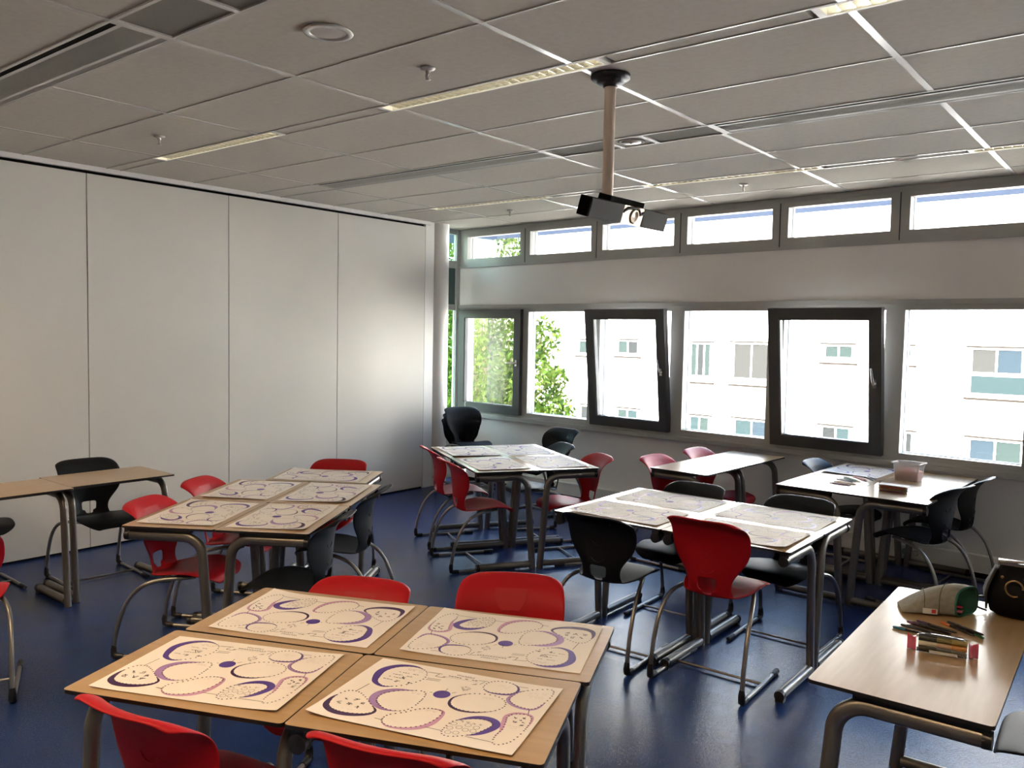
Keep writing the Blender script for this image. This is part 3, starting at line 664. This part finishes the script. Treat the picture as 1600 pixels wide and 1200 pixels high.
def make_poster(name, seed, curl):
    r_ = random.Random(seed); b = MB()
    cr, cl, tw = curl
    def zf(x, y):
        z = .0012
        if x > .15: z += cr*((x-.15)/.147)**2*(.55+.45*(-y/.21)*tw)
        if x < -.2: z += cl*((-x-.2)/.097)**2*(.5+.5*(-y/.21))
        if y < -.12: z += .5*cl*((-y-.12)/.09)**2
        return z
    P = lambda x, y, h=0: (x, y, zf(x, y)+h)
    xs = [-.297+.594*i/24 for i in range(25)]; ys = [-.21+.42*i/14 for i in range(15)]
    b.grid([[P(x, y) for x in xs] for y in ys], 0)
    def poly(pts, mi, h=.0003): b.add([P(x, y, h) for x, y in pts], [tuple(range(len(pts)))], mi)
    def dot(x, y, r, mi=1): poly([(x+r*math.cos(k*math.pi/3), y+r*math.sin(k*math.pi/3)) for k in range(6)], mi, .0006)
    def line(a, c, w, mi=1):
        a, c = Vector(a), Vector(c); n = Vector((-(c-a).y, (c-a).x)).normalized()*w/2
        poly([tuple(a+n), tuple(a-n), tuple(c-n), tuple(c+n)], mi, .0004)
    for k, pts in B_.items():
        loop = crom(pts, 6); cen = sum((Vector(p) for p in pts), Vector((0, 0)))/len(pts)
        ang, wm, mi, sharp = CRES[k]; n = len(loop); d0 = Vector((math.cos(R(ang)), math.sin(R(ang))))
        outs = []
        for i, p in enumerate(loop):
            t = (loop[(i+1) % n]-loop[i-1]).normalized(); nr = Vector((t.y, -t.x))
            if nr.dot(p-cen) < 0: nr = -nr
            c_ = (p-cen).normalized().dot(d0); w = wm*.8*max(0, (c_+.3)/1.3)**sharp if c_ > -.3 else 0
            outs.append((p-nr*.001*(w > 0), p+nr*w))
        for i in range(n):
            (a, c), (d, f) = outs[i], outs[(i+1) % n]
            if (c-a).length > 5e-4 or (f-d).length > 5e-4:
                q = [tuple(a), tuple(c), tuple(f), tuple(d)]
                if (c-a).cross(d-a) < 0 if False else ((c-a).x*(d-a).y-(c-a).y*(d-a).x) < 0: q = q[::-1]
                poly(q, mi)
        acc = 0
        for i in range(n):
            seg = (loop[(i+1) % n]-loop[i]).length; acc += seg
            if acc > .0095: acc = 0; dot(loop[i].x, loop[i].y, .0029)
    poly([(-.013+.025*math.cos(k*math.pi/10), .044+.025*math.sin(k*math.pi/10)) for k in range(20)], 3)
    for a, c in (((-.237, .025), (-.245, -.033)), ((-.113, -.16), (-.089, -.162)), ((.033, -.152), (.081, -.154)), ((.15, -.158), (.223, -.161)), ((-.118, .168), (-.072, .172)), ((.047, .172), (.076, .176)), ((.167, .177), (.2, .18)), ((.25, .05), (.257, .02)), ((-.013, .07), (-.013, .085)), ((.01, .062), (.02, .072)), ((-.05, .044), (-.042, .044)), ((-.085, .15), (-.08, .168)), ((-.085, .15), (-.065, .148)), ((.06, .148), (.068, .17)), ((-.1, .128), (-.058, .132)), ((-.1, .118), (-.058, .122))): line(a, c, .0021)
    poly([(-.066, .146), (-.052, .156), (-.06, .158)], 1); poly([(.036, .138), (.053, .150), (.05, .142)], 1)
    # bunch of small drawings and captions, drawn as strokes
    def strokes(x0, x1, y0, y1, rows, w=.0016, mi=1, dens=.75):
        for i in range(rows):
            y = y1-(y1-y0)*(i+.5)/rows; x = x0+r_.random()*.006
            while x < x1-.004:
                l = r_.uniform(.003, .010)
                if r_.random() < dens: line((x, y+r_.uniform(-.001, .001)), (min(x+l, x1), y+r_.uniform(-.001, .001)), w, mi)
                x += l+.0022
    def doodle(x, y, s_, mi=1):
        q = Vector((x, y))
        for i in range(7):
            p = Vector((x+r_.uniform(-s_, s_), y+r_.uniform(-s_, s_)))
            if (p-q).length > .0015: line(q, p, .0019, mi)
            q = p
    strokes(-.19, -.13, .155, .172, 3, mi=7)
    for i in range(4): strokes(-.222+.006*i, -.165+.01*i, .07+.02*i, .082+.02*i, 1, .0026)
    doodle(-.16, .105, .013); doodle(-.175, .07, .006); doodle(-.135, .075, .006)
    for x, y in ((-.245, -.085), (-.215, -.08), (-.19, -.098), (-.25, -.115), (-.22, -.113), (-.19, -.122)): doodle(x, y, .009)
    strokes(-.235, -.185, -.145, -.139, 1, .001, 7); strokes(-.1, -.068, .012, .026, 2, .001, 7); strokes(-.01, .025, -.07, -.058, 2, .001, 7)
    strokes(.10, .145, .066, .08, 2, .001, 7); strokes(.11, .15, .150, .172, 3, .001, 7); strokes(.205, .265, .12, .165, 5, .001, 7); strokes(.225, .265, -.075, -.055, 2, .001, 7)
    for x, y in ((.232, -.012), (.248, -.02), (.262, -.03), (.24, -.035), (.256, -.005), (.262, -.05)): doodle(x, y, .007)
    for x, y in ((.035, .117), (.025, .105), (.045, .105), (.036, .094)): doodle(x, y, .009, 7)
    for (x, y) in ((.094, -.105), (.094, -.131), (.115, -.118), (.1, -.155), (.12, -.150), (.136, -.125), (.157, -.123), (.132, -.098), (.158, -.103)):
        for k in range(12):
            a0, a1 = k*math.pi/6, (k+1)*math.pi/6; line((x+.0085*math.cos(a0), y+.0085*math.sin(a0)), (x+.0085*math.cos(a1), y+.0085*math.sin(a1)), .0012)
    for x in (.107, .125, .143, .162): doodle(x, -.084, .006, 7)
    # title lettering
    def text(s_, x, y, size):
        cu = bpy.data.curves.new('t', 'FONT'); cu.body = s_; cu.size = size; cu.align_x = 'CENTER'; cu.resolution_u = 2
        to = bpy.data.objects.new('t', cu); COL.objects.link(to)
        me = bpy.data.meshes.new_from_object(to.evaluated_get(bpy.context.evaluated_depsgraph_get()))
        b.add([P(x+v.co.x, y+v.co.y, .0004) for v in me.vertices], [tuple(p.vertices) for p in me.polygons], 1)
        bpy.data.objects.remove(to); bpy.data.meshes.remove(me)
    text('Werkblad', .0, .178, .0145); strokes(-.052, .046, .162, .173, 1, .0042, 1, .95)
    line((-.056, .158), (.05, .158), .0008)
    return b.mesh(name, [M_paper, M_ink, M_faint, M_viol, M_lil, M_plum, M_pink, M_faint])
PM = [make_poster('poster', 1, (.010, .003, .3)), make_poster('poster', 2, (.006, .008, -.4)), make_poster('poster', 3, (.014, .005, .6))]
npost = [0]
def poster(g, u, v, turn, label, group):
    o = bpy.data.objects.new('worksheet_poster', PM[npost[0] % 3]); COL.objects.link(o); npost[0] += 1
    x, y = gp(g, u, v); o.location = (x, y, .7603); o.rotation_euler = (0, 0, R(GR[g][2]+turn)); tag(o, label, 'poster', group)
PG = 'printed worksheet posters on the desks'
poster('nearA', .352, .248, 1.5, 'worksheet poster at the front left of the front cluster', PG)
poster('nearA', 1.044, .247, -5.6, 'worksheet poster lying askew at the front right of the front cluster', PG)
poster('nearB', .363, .25, 180, 'worksheet poster at the rear left of the front cluster', PG)
poster('nearB', 1.066, .266, 180, 'worksheet poster at the rear right of the front cluster', PG)
poster('left', .252, .36, -90, 'worksheet poster at the near left of the five-desk cluster', PG)
poster('left', .74, .36, 90, 'worksheet poster at the near right of the five-desk cluster', PG)
poster('left', .252, 1.06, -90, 'worksheet poster on the second left desk of the five-desk cluster', PG)
poster('left', .74, 1.06, 90, 'worksheet poster on the second right desk of the five-desk cluster', PG)
poster('leftEnd', .34, .26, 180, 'worksheet poster on the crosswise desk by the folding wall', PG)
poster('centre', .255, .36, -90, 'worksheet poster at the near left of the column cluster', PG)
poster('centre', .745, .36, 90, 'worksheet poster at the near right of the column cluster', PG)
poster('centre', .255, 1.06, -90, 'worksheet poster at the far left of the column cluster', PG)
poster('centre', .745, 1.06, 90, 'worksheet poster at the far right of the column cluster', PG)
poster('rmid', .35, .255, 0, 'worksheet poster behind the black chair of the middle cluster', PG)
poster('rmid', 1.06, .245, 1, 'worksheet poster behind the red chair of the middle cluster', PG)
poster('rmid', .37, .75, 180, 'worksheet poster at the far left of the middle cluster', PG)
poster('rmid', 1.05, .74, 180, 'worksheet poster at the far right of the middle cluster', PG)
poster('right', .24, 1.07, -90, 'worksheet poster beside the plastic tub under the right windows', PG)
b = MB(); b.grid([[(x, y, .0006+.004*max(0, x-.05)) for x in (-.105, -.05, 0, .05, .105)] for y in (-.148, 0, .148)])
o = b.build('paper_sheet', mat('white paper', (.82, .83, .86), .5)); o.location = (-1.37, 6.24, .7602); o.rotation_euler = (0, 0, R(-78)); tag(o, 'blank white sheet beside the bundled pencils', 'paper')

# ------------------------------------------------------------------ things on the right window cluster
ZT = .7603
def pencil_mesh(col, L, r=.0038, nm='pencil'):
    b = MB(); b.tube([(-L/2, 0, r), (L/2-.02, 0, r)], r, 6, 0); b.tube([(L/2-.02, 0, r), (L/2-.004, 0, r)], [r, .0012], 6, 1, False); b.tube([(L/2-.004, 0, r), (L/2, 0, r)], [.0012, .0003], 6, 0)
    return b.mesh(nm, [mat('pencil '+nm, col, .4), bpy.data.materials.get('pencil wood') or mat('pencil wood', (.6, .42, .25), .6)])
pc = [('brown', (.20, .07, .04), (-1.939, 6.083), (-1.782, 6.063)), ('dark red', (.22, .04, .04), (-1.925, 6.10), (-1.79, 6.085)), ('tan', (.55, .36, .18), (-1.933, 6.162), (-1.762, 6.13)), ('ochre', (.5, .30, .10), (-1.92, 6.19), (-1.77, 6.16)),
      ('maroon', (.14, .03, .04), (-1.95, 6.28), (-1.80, 6.22)), ('grey green', (.16, .26, .20), (-1.955, 6.33), (-1.78, 6.245)), ('dark green', (.03, .10, .07), (-1.93, 6.36), (-1.76, 6.27)), ('sage', (.28, .38, .30), (-1.957, 6.444), (-1.80, 6.32)),
      ('red', (.50, .06, .04), (-1.93, 6.53), (-1.75, 6.33)), ('orange red', (.55, .12, .05), (-1.915, 6.545), (-1.735, 6.36)), ('wine', (.20, .03, .05), (-1.90, 6.50), (-1.72, 6.302)), ('black', (.02, .02, .02), (-1.86, 6.575), (-1.685, 6.36)), ('grey', (.12, .11, .12), (-1.845, 6.62), (-1.68, 6.42))]
for nm, c, a, d in pc:
    a, d = Vector(a), Vector(d); o = bpy.data.objects.new('coloured_pencil', pencil_mesh(c, min(.175, (d-a).length), nm=nm)); COL.objects.link(o)
    m_ = (a+d)/2; o.location = (m_.x, m_.y, ZT); o.rotation_euler = (0, 0, math.atan2(d.y-a.y, d.x-a.x))
    tag(o, nm+' coloured pencil loose on the right window cluster', 'pencil', 'loose coloured pencils')
cols = [(.5, .10, .36), (.5, .09, .09), (.62, .42, .14), (.32, .42, .14), (.55, .26, .12), (.62, .50, .32), (.42, .22, .12), (.65, .30, .18)]
pm = [pencil_mesh(c, .172, .0039, 'bundled %d' % i) for i, c in enumerate(cols)]
BM = Matrix.Translation((-1.51, 6.07, ZT)) @ Matrix.Rotation(R(-2), 4, 'Z')
for r_i in range(5):
    for c_i in range(9):
        o = bpy.data.objects.new('coloured_pencil', pm[(r_i*3+c_i*5) % 8]); COL.objects.link(o)
        o.matrix_world = BM @ Matrix.Translation((rnd.uniform(-.008, .008), -.036+.009*c_i, .0015+r_i*.0080)) @ Matrix.Rotation(math.pi, 4, 'Z')
        tag(o, 'coloured pencil inside the clear pack on the right window cluster', 'pencil', 'coloured pencils bundled in the clear pack')
pk = thing('pencil_pack', 'clear pack of coloured pencils with a white card on top', 'pack', (0, 0, 0)); pk.matrix_world = BM
M_film = glass_mat('clear film', (.97, .97, .97))
b = MB(); b.box((-.105, -.045, .0002), (.105, .045, .0445)); b.build('clear_wrapper', M_film, pk)
b = MB(); b.box((-.085, -.043, .0450), (.10, .043, .0462)); b.build('card', M_paper, pk)
tb = thing('plastic_tub', 'clear plastic tub with pinkish contents under the right windows', 'tub', (-1.55, 6.66, ZT), R(-6))
M_tub = bpy.data.materials.new('translucent plastic'); M_tub.use_nodes = True
bb = M_tub.node_tree.nodes['Principled BSDF']; bb.inputs['Base Color'].default_value = (.85, .88, .92, 1); bb.inputs['Roughness'].default_value = .25; bb.inputs['Alpha'].default_value = .3
b = MB()
def loft(hx0, hy0, hx1, hy1, z0, z1, mi=0, bottom=True, top=False):
    a = rrect(hx0, hy0, .016); c = rrect(hx1, hy1, .016); n = len(a)
    b.add([(x, y, z0) for x, y in a]+[(x, y, z1) for x, y in c], [(k, (k+1) % n, n+(k+1) % n, n+k) for k in range(n)], mi, True)
    if bottom: b.add([(x, y, z0) for x, y in a], [tuple(range(n))[::-1]], mi)
    if top: b.add([(x, y, z1) for x, y in c], [tuple(range(n))], mi)
loft(.082, .06, .095, .072, 0, .125); b.build('body', M_tub, tb)
b = MB(); loft(.104, .08, .106, .082, .120, .132, 0, False); loft(.095, .072, .106, .082, .132, .133, 0, False); b.build('rim', M_tub, tb)
b = MB(); loft(.079, .057, .087, .064, .002, .07, 0, True, False)
a = rrect(.086, .063, .016); rows = []
for f_ in (1, .8, .6, .4, .2, .02): rows.append([(x*f_, y*f_, .07+.022*(1-f_**2)+.004*math.sin(9*x*f_+5*f_)) for x, y in a]+[(a[0][0]*f_, a[0][1]*f_, .07+.022*(1-f_**2)+.004*math.sin(9*a[0][0]*f_+5*f_))])
b.grid(rows)
M_fill = noise_mix(mat('pink granules', (.36, .17, .14), .9), (.40, .16, .13), (.60, .30, .24), ns=90, bump=.6, bscale=150, bdist=.004)
o = b.build('tub_filling', M_fill); o.location = (-1.55, 6.66, ZT); o.rotation_euler = (0, 0, R(-6)); tag(o, 'pinkish brown filling heaped in the clear plastic tub', 'filling', None, 'stuff')

# ------------------------------------------------------------------ things on the long desk
M_canvas = noise_mix(mat('grey canvas', (.30, .29, .25), .9), (.27, .26, .22), (.34, .33, .285), ns=60, bump=.3, bscale=400, bdist=.001)
M_green = mat('green lining', (.02, .12, .085), .7)
cs = thing('pencil_case', 'grey canvas pencil case lying open with a green lining', 'pencil case', (-.69, 3.47, ZT), R(22))
def sec(x, w_, h, z0=0, n=18):
    r = []; k_ = max(0, (x+.06)/.165)*.85
    for k in range(n):
        a = 2*math.pi*k/n; c, s = math.cos(a), math.sin(a)
        yy = w_*math.copysign(abs(c)**.75, c); r.append(Vector((x+k_*yy, yy, z0+h*.5+h*.5*math.copysign(abs(s)**(.75 if s > 0 else .45), s))))
    return r
secs = [(-.125, .055, .012), (-.12, .062, .020), (-.09, .066, .045), (-.05, .066, .075), (0, .064, .100), (.05, .062, .113), (.085, .060, .113), (.105, .058, .106)]
b = MB(); rows = [[p+Vector((rnd.uniform(-.002, .002), rnd.uniform(-.0025, .0025), rnd.uniform(-.003, .003)*(p.z > .02))) for p in sec(x+.006*math.sin(7*i), w_, h)] for i, (x, w_, h) in enumerate(secs)]; rows[-1] = sec(.105, .058, .106)
b.grid([r+[r[0]] for r in rows]); b.add(rows[0], [tuple(range(18))], 0)
b.build('canvas_body', M_canvas, cs)
b = MB(); inr = [sec(x, w_-.006, h-.010, .005) for (x, w_, h) in secs[3:]]
b.grid([(r+[r[0]])[::-1] for r in inr]); b.add(inr[0], [tuple(range(18))[::-1]], 0); b.build('lining', M_green, cs)
b = MB(); r = sec(.106, .058, .106); b.tube(r+[r[0], r[1]], .004, 8, 0, False); b.build('opening_edge', M_green, cs)
b = MB()
for x, h in ((-.045, .080), (.03, .110)):
    r = sec(x, .0655 if x < 0 else .064, h+.0015); b.tube(r[:13], .0014, 6, 0)
b.build('seam', mat('seam thread', (.10, .095, .08), .9), cs)
b = MB(); b.box((-.055, -.0675, .010), (-.005, -.0655, .030), 0); b.box((-.025, -.0682, .014), (-.010, -.0674, .028), 1); b.build('label_tag', [mat('tag white', (.7, .7, .68), .7), mat('tag red', (.6, .04, .06), .6)], cs)
def pen_mesh(end, nm):
    b = MB(); b.tube([(-.072, 0, .0045), (-.068, 0, .0045), (-.03, 0, .0045)], [.003, .0047, .0050], 10, 1); b.tube([(-.03, 0, .0045), (.062, 0, .0045), (.070, 0, .0045), (.074, 0, .0045)], [.0045, .0045, .0032, .0015], 10, 0)
    b.tube([(-.05, 0, .0097), (-.02, 0, .0097)], .0012, 6, 2)
    return b.mesh('pen', [bpy.data.materials.get('pen barrel') or mat('pen barrel', (.018, .018, .022), .25), mat('pen cap '+nm, end, .3), bpy.data.materials.get('pen clip') or mat('pen clip', (.12, .12, .13), .3)])
pens = [('blue', (.02, .20, .38), (-.767, 3.169), (-.62, 3.165), 0, 'felt pen with a blue cap behind the marker pack'), ('navy', (.03, .03, .06), (-.757, 3.215), (-.60, 3.195), 0, 'felt pen with a dark navy cap next to the blue one'), ('purple', (.10, .03, .16), (-.739, 3.262), (-.58, 3.225), 0, 'felt pen with a purple cap in the pen pile'),
        ('violet', (.06, .025, .10), (-.725, 3.30), (-.567, 3.255), 0, 'felt pen with a dark violet cap at the back of the pile'), ('plum', (.09, .02, .08), (-.742, 3.238), (-.585, 3.21), .0095, 'felt pen with a plum cap lying on top of the pile'),
        ('orange', (.62, .16, .03), (-.645, 3.345), (-.522, 3.266), 0, 'felt pen with an orange cap'), ('green', (.02, .14, .05), (-.489, 3.258), (-.60, 3.36), 0, 'felt pen with a dark green cap beside the orange one'), ('black', (.02, .02, .025), (-.585, 3.315), (-.53, 3.285), .0095, 'all black felt pen across the orange and green ones')]
for nm, c, a, d, dz, lb in pens:
    a, d = Vector(a), Vector(d); o = bpy.data.objects.new('felt_pen', pen_mesh(c, nm)); COL.objects.link(o); m_ = (a+d)/2
    o.location = (m_.x, m_.y, ZT+dz); o.rotation_euler = (0, 0, math.atan2(d.y-a.y, d.x-a.x)); tag(o, lb, 'pen', 'felt pens on the long desk')
KM = Matrix.Translation((-.574, 3.020, ZT)) @ Matrix.Rotation(R(13), 4, 'Z') @ Matrix.Diagonal((.87, 1, 1, 1))
mk = thing('marker_pack', 'clear pack of markers with red ends on the long desk', 'pack', (0, 0, 0)); mk.matrix_world = KM
def rsec(x, w_, h, n=16): return [Vector((x, w_*math.copysign(abs(math.cos(2*math.pi*k/n))**.6, math.cos(2*math.pi*k/n)), h*.5+h*.5*math.copysign(abs(math.sin(2*math.pi*k/n))**.6, math.sin(2*math.pi*k/n)))) for k in range(n)]
b = MB(); rows = [rsec(-.088, .030, .050), rsec(-.07, .032, .058), rsec(0, .032, .060), rsec(.07, .032, .057), rsec(.085, .030, .048)]; b.grid([r+[r[0]] for r in rows]); b.build('clear_wrapper', M_film, mk)
M_redfilm = mat('red foil', (.62, .02, .06), .3, alpha=.85)
for s in (-1, 1):
    b = MB(); rows = [rsec(s*.090, .028, .046), rsec(s*.097, .020, .042), rsec(s*.106, .004, .046), rsec(s*.116, .005, .050), rsec(s*.121, .002, .052)]; b.grid([r+[r[0]] for r in (rows if s > 0 else rows[::-1])]); b.build('red_end', M_redfilm, mk)
b = MB(); b.box((-.045, -.0335, .006), (.05, -.0325, .015)); b.build('printed_strip', mat('strip', (.55, .54, .5), .5), mk)
mks = [((-.0005, .010, .0145), (.05, .05, .045), (.5, .5, .48), 'dark grey'), ((.0, -.0155, .0115), (.10, .085, .06), (.30, .29, .26), 'brown grey'), ((.0, -.016, .0295), (.72, .68, .58), (.68, .30, .08), 'white and orange'), ((.0, .003, .033), (.06, .13, .11), (.5, .42, .1), 'green'), ((.0, -.012, .0475), (.04, .042, .038), (.45, .38, .12), 'black and yellow'), ((.0, .011, .0485), (.12, .12, .12), (.3, .3, .3), 'grey')]
for (x, y, z), c1, c2, nm in mks:
    b = MB(); b.tube([(-.082, y, z), (-.02, y, z)], .0082, 12, 0); b.tube([(-.02, y, z), (.03, y, z)], .0076, 12, 1); b.tube([(.03, y, z), (.082, y, z)], .0082, 12, 2)
    o = b.build('marker', [mat('marker a', c1, .35), mat('marker b', tuple((p+q)/2 for p, q in zip(c1, c2)), .35), mat('marker c', c2, .35)], None, KM); tag(o, nm+' marker inside the clear pack with red ends', 'marker', 'markers in the clear pack')
CM = Matrix.Translation((-.69, 3.47, ZT)) @ Matrix.Rotation(R(22), 4, 'Z')
for nm, c, x, y, z, a in (('crimson', (.45, .03, .08), .062, -.012, .030, 172), ('black', (.02, .02, .022), .066, .010, .022, 186), ('pink', (.55, .10, .22), .058, -.026, .018, 166), ('silver', (.35, .35, .36), .068, .000, .012, 178)):
    o = bpy.data.objects.new('felt_pen', pen_mesh(c, 'inside '+nm)); COL.objects.link(o)
    o.matrix_world = CM @ Matrix.Translation((x-.045, y, z)) @ Matrix.Rotation(R(a), 4, 'Z'); tag(o, nm+' capped pen inside the open pencil case', 'pen', 'pens inside the pencil case')
# handbag
M_leather = mat('black leather', (.006, .006, .007), .5, spec=.1)
M_suede = noise_mix(mat('grey bag side', (.05, .048, .047), .8), (.04, .038, .037), (.062, .06, .058), ns=30)
bag = thing('handbag', 'black leather handbag with a brass ring on the long desk', 'bag', (-.415, 3.66, ZT), R(8))
def bsec(z, hx, hy, n=20): return [Vector((hx*math.copysign(abs(math.cos(2*math.pi*k/n))**.7, math.cos(2*math.pi*k/n)), hy*math.copysign(abs(math.sin(2*math.pi*k/n))**.7, math.sin(2*math.pi*k/n)), z)) for k in range(n)]
b = MB(); rows = [bsec(0, .10, .075), bsec(.012, .125, .09), bsec(.06, .135, .095), bsec(.11, .125, .085), bsec(.155, .105, .055), bsec(.185, .095, .03), bsec(.195, .09, .018)]
b.grid([r+[r[0]] for r in rows]); b.add(rows[0], [tuple(range(20))[::-1]]); b.add(rows[-1], [tuple(range(20))]); b.build('body', M_leather, bag)
b = MB(); rows = [[Vector((-.128-.012*math.sin(math.pi*j/5)*(1-abs(i-3)/4), -.06+.024*i, .02+.15*j/5-.0*i)) for i in range(6)] for j in range(6)]
rows = [[Vector((p.x*(1-.22*max(0, (p.z-.09)/.09)), p.y*(1-.5*max(0, (p.z-.09)/.09)), p.z)) for p in r] for r in rows]
b.grid(rows); o = b.build('side_panel', M_suede, bag); md = o.modifiers.new('s', 'SOLIDIFY'); md.thickness = .008
b = MB(); b.tube([(x*.028, -.098+.012*abs(z)*0, .125+.030*z) for x, z in [(math.cos(2*math.pi*k/28), math.sin(2*math.pi*k/28)) for k in range(24)]], .0035, 8); o = b.build('ring', M_brass, bag); o.location = (-.045, 0, -.005)
b = MB(); b.box((-.10, -.028, .188), (.09, .028, .200)); b.tube([(-.10, -.02, .200), (0, -.026, .208), (.09, -.02, .202)], .005, 8); b.build('clasp_bar', mat('bag metal', (.25, .25, .26), .25, .9), bag)
b = MB()
for x in (-.085, -.01, .03): b.lathe([(.006, 0), (.005, .004), (0, .005)], 10, mx=Matrix.Translation((x, -.082, .155)) @ Matrix.Rotation(R(60), 4, 'X'))
b.build('stud', M_brass, bag)
b = MB(); pth = crom([(-.12, -.03, .055), (-.15, -.04, .062), (-.172, -.045, .05), (-.165, -.045, .018), (-.13, -.04, .006)], 5, False)
b.grid([[p+Vector((0, -.009, 0)), p+Vector((0, .009, 0))] for p in pth]); o = b.build('strap', M_leather, bag); md = o.modifiers.new('s', 'SOLIDIFY'); md.thickness = .004

# ------------------------------------------------------------------ wall socket
so = thing('wall_socket', 'double white wall socket low on the window wall', 'socket'); so.matrix_world = MW
su = 1.36
b = MB(); b.box((su-.085, -.047, .058), (su+.085, -.035, .142)); b.build('plate', M_wall, so)
for s in (-1, 1):
    b = MB(); b.lathe([(.021, -.001), (.024, .002), (.019, .0022), (.0175, -.0005), (0, -.0005)], 24, mx=Matrix.Translation((su+s*.04, -.0475, .10)) @ Matrix.Rotation(R(90), 4, 'X')); b.build('outlet', M_frame, so)
